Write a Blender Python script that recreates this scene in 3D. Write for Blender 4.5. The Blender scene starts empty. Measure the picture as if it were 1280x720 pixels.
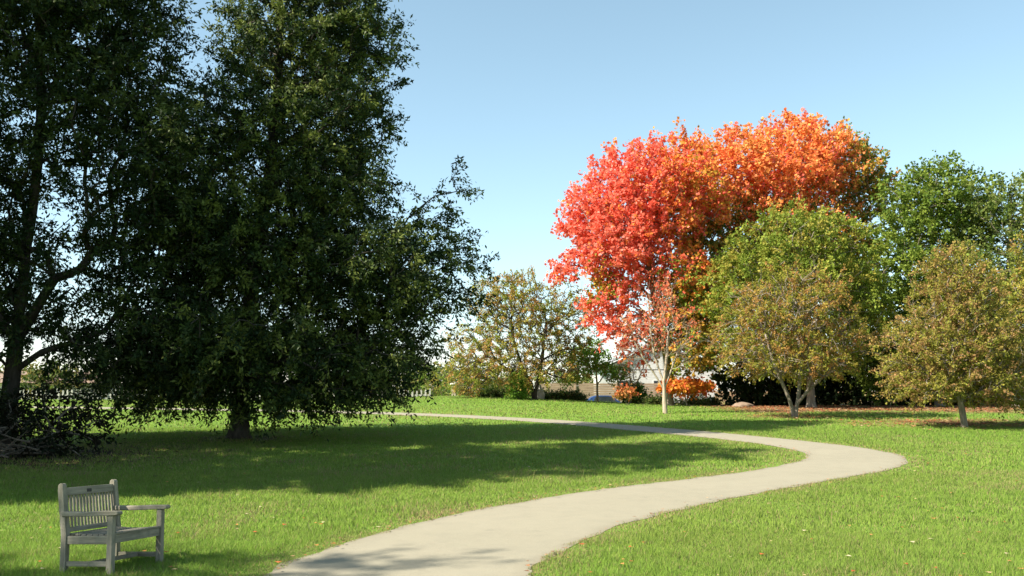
import bpy, bmesh, math, random
import numpy as np
from mathutils import Vector, Matrix

S = bpy.context.scene
COL = S.collection
rng = np.random.default_rng(7)
R = math.radians

# ------------------------------------------------------------------ camera
cam_data = bpy.data.cameras.new('camera')
cam = bpy.data.objects.new('camera', cam_data); COL.objects.link(cam)
cam_data.sensor_width = 36.0
cam_data.lens = 36.0 * 1150 / 1280
cam_data.clip_end = 4000
cam.location = (0, 0, 1.8)
cam.rotation_euler = (R(90) + math.atan(128 / 1150), 0, 0)
S.camera = cam

# ------------------------------------------------------------------ sky, sun, exposure
SUN_EL = R(43)
SUN_FROM = Vector((-0.92, -0.37, 0)).normalized()
w = bpy.data.worlds.new('World'); S.world = w; w.use_nodes = True
wn = w.node_tree; bg = wn.nodes['Background']
sky = wn.nodes.new('ShaderNodeTexSky'); sky.sky_type = 'NISHITA'; sky.sun_disc = False
sky.sun_elevation = SUN_EL
sky.sun_rotation = math.atan2(SUN_FROM.x, SUN_FROM.y)
sky.altitude = 100; sky.air_density = 1.0; sky.dust_density = 0.4; sky.ozone_density = 3.0
hs = wn.nodes.new('ShaderNodeHueSaturation'); hs.inputs['Saturation'].default_value = 0.8; hs.inputs['Hue'].default_value = 0.472   # sky colour tinted: less saturated, hue shifted towards cyan
wn.links.new(sky.outputs['Color'], hs.inputs['Color']); wn.links.new(hs.outputs['Color'], bg.inputs['Color'])
bg.inputs['Strength'].default_value = 0.088
sun_d = bpy.data.lights.new('sun', 'SUN'); sun = bpy.data.objects.new('sun', sun_d); COL.objects.link(sun)
sun_d.energy = 5.0; sun_d.angle = R(0.55); sun_d.color = (1.0, 0.93, 0.82)
d = Vector((-SUN_FROM.x * math.cos(SUN_EL), -SUN_FROM.y * math.cos(SUN_EL), -math.sin(SUN_EL)))
sun.rotation_euler = d.to_track_quat('-Z', 'Y').to_euler()
S.view_settings.view_transform = 'Standard'; S.view_settings.look = 'None'
S.view_settings.gamma = 1; S.view_settings.use_curve_mapping = False
S.view_settings.exposure = 1.38

# ------------------------------------------------------------------ helpers
def sm(a, b, x):
    t = np.clip((np.asarray(x, float) - a) / (b - a), 0, 1); return t * t * (3 - 2 * t)

def ground(x, y):
    x = np.asarray(x, float); y = np.asarray(y, float)
    return (1.15 * sm(12, 64, y) + sm(44, 62, y) * (0.25 * np.exp(-((x + 3) / 6) ** 2) - 0.25 * sm(2, 9, x))
            - 1.15 * sm(64, 77, y))

_grid = np.random.default_rng(3).random((256, 256))
def vnoise(x, y, s):
    x = np.asarray(x) / s + 512; y = np.asarray(y) / s + 512
    xi = np.floor(x).astype(int); yi = np.floor(y).astype(int); fx = x - xi; fy = y - yi
    fx = fx * fx * (3 - 2 * fx); fy = fy * fy * (3 - 2 * fy)
    g = lambda i, j: _grid[i % 256, j % 256]
    return (g(xi, yi) * (1 - fx) + g(xi + 1, yi) * fx) * (1 - fy) + (g(xi, yi + 1) * (1 - fx) + g(xi + 1, yi + 1) * fx) * fy

def tag(o, label=None, cat=None, group=None, kind=None):
    if label: o['label'] = label
    if cat: o['category'] = cat
    if group: o['group'] = group
    if kind: o['kind'] = kind
    return o

def empty(name, loc, label, cat, rot=(0, 0, 0), group=None):
    o = bpy.data.objects.new(name, None); COL.objects.link(o)
    o.location = loc; o.rotation_euler = rot; o.empty_display_size = 0.3
    return tag(o, label, cat, group)

def link(name, me, mats, parent=None):
    o = bpy.data.objects.new(name, me); COL.objects.link(o)
    for m in (mats if isinstance(mats, (list, tuple)) else [mats]): me.materials.append(m)
    if parent: o.parent = parent
    return o

def np_mesh(name, V, Fc, col=None, smooth=False):
    """V (n,3); Fc (m,k) one face size; col (n,3) linear colours"""
    V = np.asarray(V, np.float32); Fc = np.asarray(Fc, np.int32)
    me = bpy.data.meshes.new(name)
    me.vertices.add(len(V)); me.vertices.foreach_set('co', V.ravel())
    m, k = Fc.shape
    me.loops.add(m * k); me.loops.foreach_set('vertex_index', Fc.ravel())
    me.polygons.add(m); me.polygons.foreach_set('loop_start', np.arange(0, m * k, k, dtype=np.int32))
    if smooth: me.polygons.foreach_set('use_smooth', np.ones(m, bool))
    me.update(calc_edges=True)
    if col is not None:
        a = me.attributes.new('tint', 'FLOAT_COLOR', 'POINT')
        a.data.foreach_set('color', np.concatenate([col, np.ones((len(col), 1))], 1).astype(np.float32).ravel())
    return me

class MB:
    """collects bevelled boxes, bars and prisms into one mesh"""
    def __init__(s): s.bm = bmesh.new()
    def box(s, c, size, rot=None, bevel=0.004, seg=2):
        b = bmesh.new(); bmesh.ops.create_cube(b, size=1)
        bmesh.ops.scale(b, vec=size, verts=b.verts)
        if bevel: bmesh.ops.bevel(b, geom=b.edges[:], offset=bevel, segments=seg, affect='EDGES', profile=0.5)
        M = Matrix.Translation(c)
        if rot is not None: M = M @ rot
        bmesh.ops.transform(b, matrix=M, verts=b.verts)
        me = bpy.data.meshes.new('t'); b.to_mesh(me); b.free(); s.bm.from_mesh(me); bpy.data.meshes.remove(me); return s
    def prism(s, pts, thick, M=None, bevel=0.003):
        """outline pts in XZ extruded along Y by thick, centred"""
        b = bmesh.new(); vs = [b.verts.new((p[0], -thick / 2, p[1])) for p in pts]
        f = b.faces.new(vs); r = bmesh.ops.extrude_face_region(b, geom=[f])
        bmesh.ops.translate(b, vec=(0, thick, 0), verts=[v for v in r['geom'] if isinstance(v, bmesh.types.BMVert)])
        bmesh.ops.recalc_face_normals(b, faces=b.faces)
        if bevel: bmesh.ops.bevel(b, geom=b.edges[:], offset=bevel, segments=1, affect='EDGES')
        if M is not None: bmesh.ops.transform(b, matrix=M, verts=b.verts)
        me = bpy.data.meshes.new('t'); b.to_mesh(me); b.free(); s.bm.from_mesh(me); bpy.data.meshes.remove(me); return s
    def lathe(s, prof, n=24, M=None):
        b = bmesh.new(); rings = []
        for r, z in prof: rings.append([b.verts.new((r * math.cos(2 * math.pi * i / n), r * math.sin(2 * math.pi * i / n), z)) for i in range(n)])
        for a, c in zip(rings, rings[1:]):
            for i in range(n): b.faces.new((a[i], a[(i + 1) % n], c[(i + 1) % n], c[i]))
        b.faces.new(rings[0][::-1]); b.faces.new(rings[-1])
        if M is not None: bmesh.ops.transform(b, matrix=M, verts=b.verts)
        me = bpy.data.meshes.new('t'); b.to_mesh(me); b.free(); s.bm.from_mesh(me); bpy.data.meshes.remove(me); return s
    def build(s, name, mat, parent=None, smooth=False):
        me = bpy.data.meshes.new(name); s.bm.to_mesh(me); s.bm.free()
        if smooth:
            for p in me.polygons: p.use_smooth = True
        return link(name, me, mat, parent)

# ------------------------------------------------------------------ materials
def nm(name):
    m = bpy.data.materials.new(name); m.use_nodes = True; t = m.node_tree
    return m, t, t.nodes['Principled BSDF'], t.links
def N(t, typ, **kw):
    n = t.nodes.new(typ)
    for k, v in kw.items(): setattr(n, k, v)
    return n
def noise(t, scale, detail=4, rough=0.6, vec=None, stretch=None):
    n = N(t, 'ShaderNodeTexNoise'); n.inputs['Scale'].default_value = scale
    n.inputs['Detail'].default_value = detail; n.inputs['Roughness'].default_value = rough
    if vec is None: vec = N(t, 'ShaderNodeTexCoord').outputs['Object']
    if stretch:
        mp = N(t, 'ShaderNodeMapping'); mp.inputs['Scale'].default_value = stretch
        t.links.new(vec, mp.inputs['Vector']); vec = mp.outputs['Vector']
    t.links.new(vec, n.inputs['Vector']); return n.outputs['Fac']
def ramp(t, fac, stops):
    r = N(t, 'ShaderNodeValToRGB'); e = r.color_ramp.elements
    while len(e) < len(stops): e.new(0.5)
    for el, (p, c) in zip(e, stops): el.position = p; el.color = (*c, 1)
    t.links.new(fac, r.inputs['Fac']); return r.outputs['Color']
def mix(t, fac, a, b, mode='MIX'):
    n = N(t, 'ShaderNodeMix', data_type='RGBA', blend_type=mode)
    for i, v in ((0, fac), (6, a), (7, b)):
        if hasattr(v, 'default_value'): t.links.new(v, n.inputs[i])
        else: n.inputs[i].default_value = v if i == 0 else (*v, 1)
    return n.outputs[2]
def bump(t, h, strength, dist, bsdf):
    b = N(t, 'ShaderNodeBump'); b.inputs['Strength'].default_value = strength; b.inputs['Distance'].default_value = dist
    t.links.new(h, b.inputs['Height']); t.links.new(b.outputs['Normal'], bsdf.inputs['Normal'])

def leaf_mat(name, trans=0.3, rough=0.55, spec=0.3):
    m, t, b, L = nm(name)
    a = N(t, 'ShaderNodeAttribute', attribute_name='tint')
    L.new(a.outputs['Color'], b.inputs['Base Color'])
    b.inputs['Roughness'].default_value = rough; b.inputs['Specular IOR Level'].default_value = spec
    tr = N(t, 'ShaderNodeBsdfTranslucent'); L.new(a.outputs['Color'], tr.inputs['Color'])
    mx = N(t, 'ShaderNodeMixShader'); mx.inputs[0].default_value = trans
    L.new(b.outputs[0], mx.inputs[1]); L.new(tr.outputs[0], mx.inputs[2])
    L.new(mx.outputs[0], t.nodes['Material Output'].inputs['Surface']); return m
M_leaf = leaf_mat('leaf', 0.4, 0.6, 0.15)
M_soft = leaf_mat('thin_leaf', 0.45, 0.7, 0.1)
M_oak = leaf_mat('oak_leaf', 0.3, 0.55, 0.18)
M_blade = leaf_mat('grass_blade', 0.45, 0.6, 0.2)
tb = M_blade.node_tree; ng = N(tb, 'ShaderNodeNewGeometry')
sc_ = N(tb, 'ShaderNodeVectorMath', operation='SCALE'); sc_.inputs['Scale'].default_value = .55; tb.links.new(ng.outputs['Normal'], sc_.inputs[0])
ad_ = N(tb, 'ShaderNodeVectorMath', operation='ADD'); ad_.inputs[1].default_value = (0, 0, .8); tb.links.new(sc_.outputs[0], ad_.inputs[0])
no_ = N(tb, 'ShaderNodeVectorMath', operation='NORMALIZE'); tb.links.new(ad_.outputs[0], no_.inputs[0])
tb.links.new(no_.outputs[0], tb.nodes['Principled BSDF'].inputs['Normal'])
M_litter = leaf_mat('fallen_leaf', 0.1, 0.7, 0.2)

def bark_mat(name, c1, c2):
    m, t, b, L = nm(name)
    n = noise(t, 9, 6, 0.65, stretch=(1, 1, .22))
    L.new(ramp(t, n, [(.3, c1), (.7, c2)]), b.inputs['Base Color'])
    b.inputs['Roughness'].default_value = .9; b.inputs['Specular IOR Level'].default_value = .15
    bump(t, n, .8, .04, b); return m
M_bark_dark = bark_mat('dark_bark', (.03, .025, .02), (.09, .075, .06))
M_bark_grey = bark_mat('grey_bark', (.13, .105, .08), (.30, .25, .19))
M_bark_pale = bark_mat('pale_bark', (.26, .2, .14), (.46, .38, .28))

def simple_mat(name, c1, c2, scale=4, rough=.7, stretch=None, bmp=.1, metal=0, spec=.4):
    m, t, b, L = nm(name)
    n = noise(t, scale, 5, .6, stretch=stretch)
    L.new(ramp(t, n, [(.3, c1), (.72, c2)]), b.inputs['Base Color'])
    b.inputs['Roughness'].default_value = rough; b.inputs['Metallic'].default_value = metal
    b.inputs['Specular IOR Level'].default_value = spec
    if bmp: bump(t, n, bmp, .02, b)
    return m

def wood_mat(name, stretch, c1=(.11, .10, .07), c2=(.31, .275, .21)):
    m, t, b, L = nm(name)
    g = noise(t, 30, 6, .7, stretch=stretch); blot = noise(t, 7, 4, .6)
    c = ramp(t, g, [(.28, c1), (.5, tuple((a + d_) / 2 for a, d_ in zip(c1, c2))), (.75, c2)])
    c = mix(t, ramp(t, blot, [(.52, (0, 0, 0)), (.72, (.55, .55, .55))]), c, (.10, .105, .075))
    L.new(c, b.inputs['Base Color']); b.inputs['Roughness'].default_value = .85
    b.inputs['Specular IOR Level'].default_value = .2
    bump(t, g, .35, .004, b); return m
M_wood_x = wood_mat('weathered_teak_depth', (.08, 1, 1))
M_wood_y = wood_mat('weathered_teak_width', (1, .08, 1))
M_wood_z = wood_mat('weathered_teak_upright', (1, 1, .08))

# lawn soil and turf
mg, t, b, L = nm('lawn')
geo = N(t, 'ShaderNodeNewGeometry'); P = geo.outputs['Position']
big = noise(t, .25, 5, .6, P); mid = noise(t, 1.6, 5, .65, P); fine = noise(t, 22, 5, .75, P)
c = ramp(t, fine, [(.28, (.08, .14, .018)), (.5, (.13, .22, .03)), (.72, (.19, .29, .05))])
c = mix(t, ramp(t, mid, [(.5, (0, 0, 0)), (.75, (.55, .55, .55))]), c, (.17, .19, .045))
c = mix(t, ramp(t, big, [(.42, (0, 0, 0)), (.7, (.45, .45, .45))]), c, (.11, .22, .03))
a = N(t, 'ShaderNodeAttribute', attribute_name='tint')
sep = N(t, 'ShaderNodeSeparateColor'); L.new(a.outputs['Color'], sep.inputs[0])
speck = noise(t, 14, 6, .8, P)
lit = ramp(t, speck, [(.3, (.05, .032, .018)), (.48, (.15, .085, .04)), (.6, (.24, .12, .055)), (.75, (.32, .22, .13))])
msk = N(t, 'ShaderNodeMath', operation='MULTIPLY_ADD'); L.new(noise(t, 1.1, 5, .7, P), msk.inputs[0]); msk.inputs[1].default_value = 1.6; L.new(sep.outputs[0], msk.inputs[2])
c = mix(t, ramp(t, msk.outputs[0], [(1.0, (0, 0, 0)), (1.25, (1, 1, 1))]) if False else sep.outputs[0], c, lit)
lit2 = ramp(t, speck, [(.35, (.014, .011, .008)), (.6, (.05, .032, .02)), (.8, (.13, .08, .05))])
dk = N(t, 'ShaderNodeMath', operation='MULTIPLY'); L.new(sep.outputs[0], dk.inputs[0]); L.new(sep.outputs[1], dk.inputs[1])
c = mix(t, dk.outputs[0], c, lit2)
L.new(c, b.inputs['Base Color']); b.inputs['Roughness'].default_value = .9; b.inputs['Specular IOR Level'].default_value = .1
bump(t, fine, .6, .05, b); M_lawn = mg

mp_, t, b, L = nm('path_paving')
P = N(t, 'ShaderNodeNewGeometry').outputs['Position']
sp = noise(t, 140, 3, .8, P); md = noise(t, 3.2, 5, .65, P); lg = noise(t, .5, 4, .6, P)
c = ramp(t, sp, [(.3, (.185, .165, .118)), (.55, (.27, .245, .175)), (.75, (.36, .335, .25))])
c = mix(t, ramp(t, md, [(.45, (0, 0, 0)), (.8, (.5, .5, .5))]), c, (.19, .175, .13))
c = mix(t, ramp(t, lg, [(.4, (0, 0, 0)), (.7, (.4, .4, .4))]), c, (.29, .262, .19))
a = N(t, 'ShaderNodeAttribute', attribute_name='tint')
sep = N(t, 'ShaderNodeSeparateColor'); L.new(a.outputs['Color'], sep.inputs[0])
ed = N(t, 'ShaderNodeMath', operation='MULTIPLY'); L.new(sep.outputs[0], ed.inputs[0]); L.new(md, ed.inputs[1])
c = mix(t, ed.outputs[0], c, (.12, .095, .06))
stn = noise(t, 1.3, 6, .75, P)
c = mix(t, ramp(t, stn, [(.60, (0, 0, 0)), (.72, (.35, .35, .35))]), c, (.13, .12, .09))
L.new(c, b.inputs['Base Color']); b.inputs['Roughness'].default_value = .9; b.inputs['Specular IOR Level'].default_value = .2
bump(t, sp, .35, .006, b); M_path = mp_

# ------------------------------------------------------------------ ground and path
EL = np.array([(-1.4, -6), (-1.9, 0), (-2.35, 5), (-2.42, 9.24), (-2.15, 10.58), (-1.71, 11.85), (-.92, 13.54), (.13, 15.09), (1.58, 16.84), (3.31, 18.41),
      (4.95, 19.93), (6.4, 21.66), (7.19, 22.93), (7.65, 24.77), (7.22, 27.3), (5.92, 29.95), (4.38, 32.34), (.33, 37.65),
      (-5.57, 42.0), (-13.28, 45.0), (-24.07, 47.8), (-38, 50.5), (-70, 55)])
ER = np.array([(1.1, -6), (.6, 0), (.15, 5), (.2, 9.24), (.53, 10.48), (.87, 11.41), (1.51, 12.68), (2.18, 13.7), (3.33, 15.19), (4.51, 16.5),
      (6.05, 18.15), (7.55, 19.61), (8.68, 20.94), (9.63, 22.42), (10.04, 25.01), (9.49, 26.9), (7.93, 30.2), (4.87, 34.78), (.44, 39.67),
      (-5.78, 43.9), (-13.74, 46.85), (-25, 49.76), (-38.5, 52.6), (-70, 57.2)])
def catmull(P, n):
    P = np.vstack([2 * P[0] - P[1], P, 2 * P[-1] - P[-2]]); out = []
    for i in range(1, len(P) - 2):
        for k in range(n):
            u = k / n; p0, p1, p2, p3 = P[i - 1:i + 3]
            out.append(.5 * (2 * p1 + (p2 - p0) * u + (2 * p0 - 5 * p1 + 4 * p2 - p3) * u ** 2 + (3 * p1 - p0 - 3 * p2 + p3) * u ** 3))
    out.append(P[-2]); out = np.array(out)
    s = np.r_[0, np.cumsum(np.linalg.norm(np.diff(out, axis=0), axis=1))]
    return out, s
def resample(P, m):
    o, s = catmull(P, 12); u = np.linspace(0, 1, m) * s[-1]
    return np.stack([np.interp(u, s, o[:, 0]), np.interp(u, s, o[:, 1])], 1)
NP = 620
EL2 = resample(EL, NP); ERd, _ = catmull(ER, 24)
# pair each point of one edge with the nearest of the other, monotone
idx = []; last = 0
for p in EL2:
    j = last + int(np.argmin(np.sum((ERd[last:last + 40] - p) ** 2, 1))); idx.append(j); last = j
ER2 = ERd[idx].astype(float)
k = np.ones(9) / 9
for c_ in (0, 1):
    ER2[4:-4, c_] = np.convolve(ER2[:, c_], k, 'valid')
wob = (vnoise(EL2[:, 0], EL2[:, 1], .35) - .5) * .10 + (vnoise(EL2[:, 0], EL2[:, 1], .12) - .5) * .06
wob2 = (vnoise(ER2[:, 0], ER2[:, 1], .35) - .5) * .10 + (vnoise(ER2[:, 0], ER2[:, 1], .12) - .5) * .06
dv = ER2 - EL2; dl = np.linalg.norm(dv, axis=1)[:, None]; dn = dv / dl
EL3 = EL2 + dn * wob[:, None]; ER3 = ER2 + dn * wob2[:, None]
K = 13
uu = np.r_[0, .03, .08, np.linspace(.16, .84, K - 6), .92, .97, 1.0]
V = []; Cc = []
for i in range(NP):
    for u in uu:
        p = EL3[i] * (1 - u) + ER3[i] * u
        V.append((p[0], p[1], float(ground(p[0], p[1])) + .006 + .012 * (1 - (2 * u - 1) ** 2)))
        e = .6 * max(0, 1 - min(u, 1 - u) / .09); Cc.append((e, e, e))
Fc = [(i * K + j, i * K + j + 1, (i + 1) * K + j + 1, (i + 1) * K + j) for i in range(NP - 1) for j in range(K - 1)]
path = link('path', np_mesh('path', V, Fc, np.array(Cc), True), M_path); tag(path, kind='structure')

CEN = (EL2 + ER2) / 2; HALF = dl[:, 0] / 2
def path_gap(x, y):
    """signed distance from the edge of the paving (negative on it)"""
    x = np.asarray(x); y = np.asarray(y); out = np.full(x.shape, 1e9)
    step = CEN[::3]; hs = HALF[::3]
    for i0 in range(0, len(x), 40000):
        dx = x[i0:i0 + 40000, None] - step[None, :, 0]; dy = y[i0:i0 + 40000, None] - step[None, :, 1]
        out[i0:i0 + 40000] = np.min(np.sqrt(dx * dx + dy * dy) - hs[None], 1)
    return out

def litter_amount(x, y):
    """how much of the ground is fallen leaves or bare earth"""
    x = np.asarray(x, float); y = np.asarray(y, float)
    a = sm(41.5, 46, y + (vnoise(x, y, 2.5) - .5) * 4) * sm(9, 13, x) * .95
    a2 = np.exp(-(((x - 17.5) / 4.2) ** 2 + ((y - 36.5) / 2.4) ** 2)) * .9
    a3 = np.exp(-(((x - 12.4) / 2.2) ** 2 + ((y - 40.6) / 1.3) ** 2)) * .8
    a4 = np.exp(-(((x + 13.5) / 4.5) ** 2 + ((y - 23.5) / 4.0) ** 2)) * 1.1
    a5 = np.exp(-(((x + 8.6) / 1.6) ** 2 + ((y - 29.2) / 1.4) ** 2)) * .9
    r = np.maximum.reduce([a, a2, a3, a4, a5])
    return np.clip(r * (.55 + .9 * vnoise(x, y, .6)), 0, 1)

gx = np.concatenate([[-900, -500, -300, -200, -140, -100, -80], np.arange(-64, -20, 2.0), np.arange(-20, 36, .4), np.arange(36, 70, 2.0), [80, 100, 140, 200, 300, 500, 900]])
gy = np.concatenate([[-60, -30, -15, -8], np.arange(-4, 8, 1.0), np.arange(8, 80, .4), np.arange(80, 120, 3.0), [140, 180, 250, 400, 700, 1200, 2200]])
X, Y = np.meshgrid(gx, gy); xs, ys = X.ravel(), Y.ravel()
Z = ground(xs, ys)
nx, ny = len(gx), len(gy)
I = np.arange(nx * ny).reshape(ny, nx)
Fg = np.stack([I[:-1, :-1].ravel(), I[:-1, 1:].ravel(), I[1:, 1:].ravel(), I[1:, :-1].ravel()], 1)
la = litter_amount(xs, ys)
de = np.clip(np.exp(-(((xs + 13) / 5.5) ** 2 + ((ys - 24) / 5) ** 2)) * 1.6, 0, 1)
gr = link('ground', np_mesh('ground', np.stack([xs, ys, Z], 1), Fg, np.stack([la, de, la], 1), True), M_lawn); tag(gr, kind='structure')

# ------------------------------------------------------------------ grass blades (uncountable)
def wedge(n, y0, y1, margin=2.5, slope=.60):
    y = y0 + (y1 - y0) * rng.random(int(n * 1.0)); x = (rng.random(len(y)) * 2 - 1) * (slope * y1 + margin)
    k_ = np.abs(x) < slope * y + margin
    return x[k_], y[k_]
GX = []; GY = []; GW = []; GH = []
for n, y0, y1, wd, h in ((520000, 7.6, 12, .0042, .068), (480000, 12, 20, .0065, .068), (380000, 20, 34, .012, .07), (220000, 34, 64, .025, .07)):
    x, y = wedge(n, y0, y1); GX.append(x); GY.append(y); GW.append(np.full(len(x), wd)); GH.append(np.full(len(x), h))
x = np.concatenate(GX); y = np.concatenate(GY); wd = np.concatenate(GW); h = np.concatenate(GH)
gap = path_gap(x, y); lt = litter_amount(x, y)
keep = (gap > -.05 + .10 * (vnoise(x, y, .2) - .5)) & (rng.random(len(x)) > lt * .93)
x, y, wd, h, gap, lt = (q[keep] for q in (x, y, wd, h, gap, lt)); n = len(x)
clump = vnoise(x, y, .45); patch = vnoise(x, y, 2.6); tall = vnoise(x + 40, y, .9)
near_edge = np.clip(1 - gap / .55, 0, 1)
h = h * (.35 + .8 * rng.random(n)) * (.55 + .8 * clump) * (1 - .55 * near_edge)
h = np.where((rng.random(n) < .03) & (tall > .45), h * 2.0, h)
ang = rng.random(n) * 2 * np.pi; lean = (.25 + .8 * rng.random(n)) * h; la_ = ang + (rng.random(n) - .5) * 1.5
z0 = ground(x, y) - .004
bx, by = np.cos(ang + np.pi / 2) * wd, np.sin(ang + np.pi / 2) * wd
v0 = np.stack([x - bx, y - by, z0], 1); v1 = np.stack([x + bx, y + by, z0], 1)
v2 = np.stack([x + np.cos(la_) * lean, y + np.sin(la_) * lean, z0 + h], 1)
V = np.stack([v0, v1, v2], 1).reshape(-1, 3); Fc = np.arange(3 * n).reshape(n, 3)
g1 = np.array((.148, .25, .029)); g2 = np.array((.262, .378, .06)); g3 = np.array((.27, .29, .09)); g4 = np.array((.36, .27, .13))
u = rng.random(n)[:, None]; c = g1 * (1 - u) + g2 * u
pm = (np.clip((patch - .5) * 2.2, 0, 1) * .55)[:, None]; c = c * (1 - pm) + np.array((.2, .28, .045)) * pm
dry = (rng.random(n) < .10 + .5 * near_edge + .35 * np.clip(vnoise(x, y, 1.3) - .62, 0, 1) * 3 + .4 * lt)[:, None]
dc = np.where((rng.random(n) < .45 + .3 * near_edge)[:, None], g4, g3); c = np.where(dry, dc * (.7 + .5 * rng.random(n)[:, None]), c)
wide = vnoise(x + 17, y, 6.5)[:, None]; c = c * (1 + np.array((.14, -.01, .2)) * (wide - .45) * 1.6)
c = c * (.9 + .2 * rng.random(n)[:, None])
grass = link('lawn_grass', np_mesh('lawn_grass', V, Fc, np.repeat(c, 3, 0)), M_blade)
tag(grass, 'short bright green mown grass on both sides of the path', 'grass', kind='stuff')

# ------------------------------------------------------------------ fallen leaves (uncountable)
def flat_leaves(x, y, size, zoff, cols):
    n = len(x); a = rng.random(n) * 6.28; s = size * (.6 + .8 * rng.random(n)); tilt = (rng.random((n, 2)) - .5) * .9
    ux, uy = np.cos(a), np.sin(a); z = ground(x, y) + zoff
    def pt(p, q):
        px, py = p * s * ux - q * s * uy, p * s * uy + q * s * ux
        return np.stack([x + px, y + py, z + np.abs(px * tilt[:, 0] + py * tilt[:, 1])], 1)
    V = np.stack([pt(-.5, 0), pt(.05, -.36), pt(.5, 0), pt(.0, .36)], 1).reshape(-1, 3)
    return V, np.arange(4 * n).reshape(n, 4), np.repeat(cols, 4, 0)
def pick(n, pal, var=.35):
    pal = np.array(pal); return pal[rng.integers(0, len(pal), n)] * (1 - var / 2 + var * rng.random((n, 1)))
x = rng.uniform(7, 42, 60000); y = rng.uniform(32, 54, 60000); k_ = rng.random(60000) < litter_amount(x, y) ** 1.3 * .8
x, y = x[k_], y[k_]
x2 = rng.uniform(-20, -7, 5000); y2 = rng.uniform(18, 30, 5000); k_ = rng.random(5000) < litter_amount(x2, y2) * .6
n3 = 550; y3 = 8 + 38 * rng.random(n3) ** 1.4; x3 = (rng.random(n3) * 2 - 1) * (.6 * y3 + 1)
g3_ = path_gap(x3, y3); k3 = (g3_ > 0) | (rng.random(n3) < .12); x3, y3, g3_ = x3[k3], y3[k3], g3_[k3]
parts = []
parts.append(flat_leaves(x, y, .13, .03, pick(len(x), [(.34, .12, .045), (.38, .19, .08), (.24, .13, .065), (.38, .27, .15), (.28, .08, .04)])))
x2, y2 = x2[k_], y2[k_]
parts.append(flat_leaves(x2, y2, .11, .03, pick(len(x2), [(.12, .07, .04), (.2, .12, .06), (.09, .06, .04)])))
parts.append(flat_leaves(x3, y3, .06, np.where(g3_ > 0, .045, .028), pick(len(x3), [(.45, .2, .06), (.5, .36, .18), (.4, .09, .03), (.5, .42, .25)])))
i0 = rng.integers(0, NP, 900); sd = rng.random(900) < .6; base = np.where(sd[:, None], EL3[i0], ER3[i0])
xe = base[:, 0] + rng.normal(0, .09, 900); ye = base[:, 1] + rng.normal(0, .09, 900); k_ = (ye > 6) & (ye < 50)
parts.append(flat_leaves(xe[k_], ye[k_], .055, .042, pick(int(k_.sum()), [(.3, .13, .05), (.42, .26, .12), (.2, .1, .05), (.4, .12, .04)])))
off = 0; Vs, Fs, Cs = [], [], []
for a_, b_, c_ in parts: Vs.append(a_); Fs.append(b_ + off); Cs.append(c_); off += len(a_)
lit_o = link('fallen_leaves', np_mesh('fallen_leaves', np.vstack(Vs), np.vstack(Fs), np.vstack(Cs)), M_litter)
tag(lit_o, 'rust and tan fallen leaves scattered under the autumn trees and along the path', 'leaves', kind='stuff')

# ------------------------------------------------------------------ trees
def tubes(P0, P1, R0, R1, n):
    """independent tapered tubes, n sides each -> V, F"""
    D = P1 - P0; Ln = np.linalg.norm(D, axis=1, keepdims=True); D = D / np.maximum(Ln, 1e-6)
    ref = np.where(np.abs(D[:, 2:3]) < .9, np.array([[0, 0, 1.]]), np.array([[1., 0, 0]]))
    A = np.cross(D, ref); A /= np.linalg.norm(A, axis=1, keepdims=True); B = np.cross(D, A)
    th = np.arange(n) / n * 2 * np.pi
    ring = A[:, None, :] * np.cos(th)[None, :, None] + B[:, None, :] * np.sin(th)[None, :, None]
    V = np.concatenate([P0[:, None] + ring * R0[:, None, None], P1[:, None] + ring * R1[:, None, None]], 1)
    m = len(P0); j = np.arange(n); j2 = (j + 1) % n
    f = np.stack([j, j2, n + j2, n + j], 1)
    Fq = f[None] + (np.arange(m) * 2 * n)[:, None, None]
    return V.reshape(-1, 3), Fq.reshape(-1, 4)

def grow(targets, stems, bf=.35):
    """connect crown points to the trunk: shortest links that also keep the way to the root short"""
    pos = [];  par = []; pl = []
    for st in stems:
        for i, p in enumerate(st):
            pos.append(p)
            if i == 0: par.append(-1 if not par else 0); pl.append(0 if len(pl) == 0 else 0)
            else:
                par.append(len(pos) - 2); pl.append(pl[-1] + np.linalg.norm(np.subtract(p, pos[-2])) * .6)
    ns = len(pos); n = len(targets)
    pos = np.vstack([np.array(pos, float), np.zeros((n, 3))]); pl = np.r_[pl, np.zeros(n)]; par = np.r_[par, np.zeros(n, int)]
    nb = np.arange(2, ns) if ns > 3 else np.arange(ns)
    dist = np.linalg.norm(targets[:, None] - pos[None, nb], axis=2)
    # limbs leave the trunk below the point they serve
    pen = np.maximum(0, pos[None, nb, 2] - targets[:, None, 2] + .25 * dist) * .9
    cost = dist + bf * pl[None, nb] + pen
    bi = nb[np.argmin(cost, 1)]; bc = np.min(cost, 1); alive = np.ones(n, bool)
    for k_ in range(n):
        i = int(np.argmin(np.where(alive, bc, 1e9))); alive[i] = False
        q = ns + k_; pos[q] = targets[i]; par[q] = bi[i]; pl[q] = pl[bi[i]] + np.linalg.norm(targets[i] - pos[bi[i]])
        dd = np.linalg.norm(targets - targets[i], axis=1)
        cc = dd + bf * pl[q]; up = alive & (cc < bc); bc[up] = cc[up]; bi[up] = q
    return pos, par, ns

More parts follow.
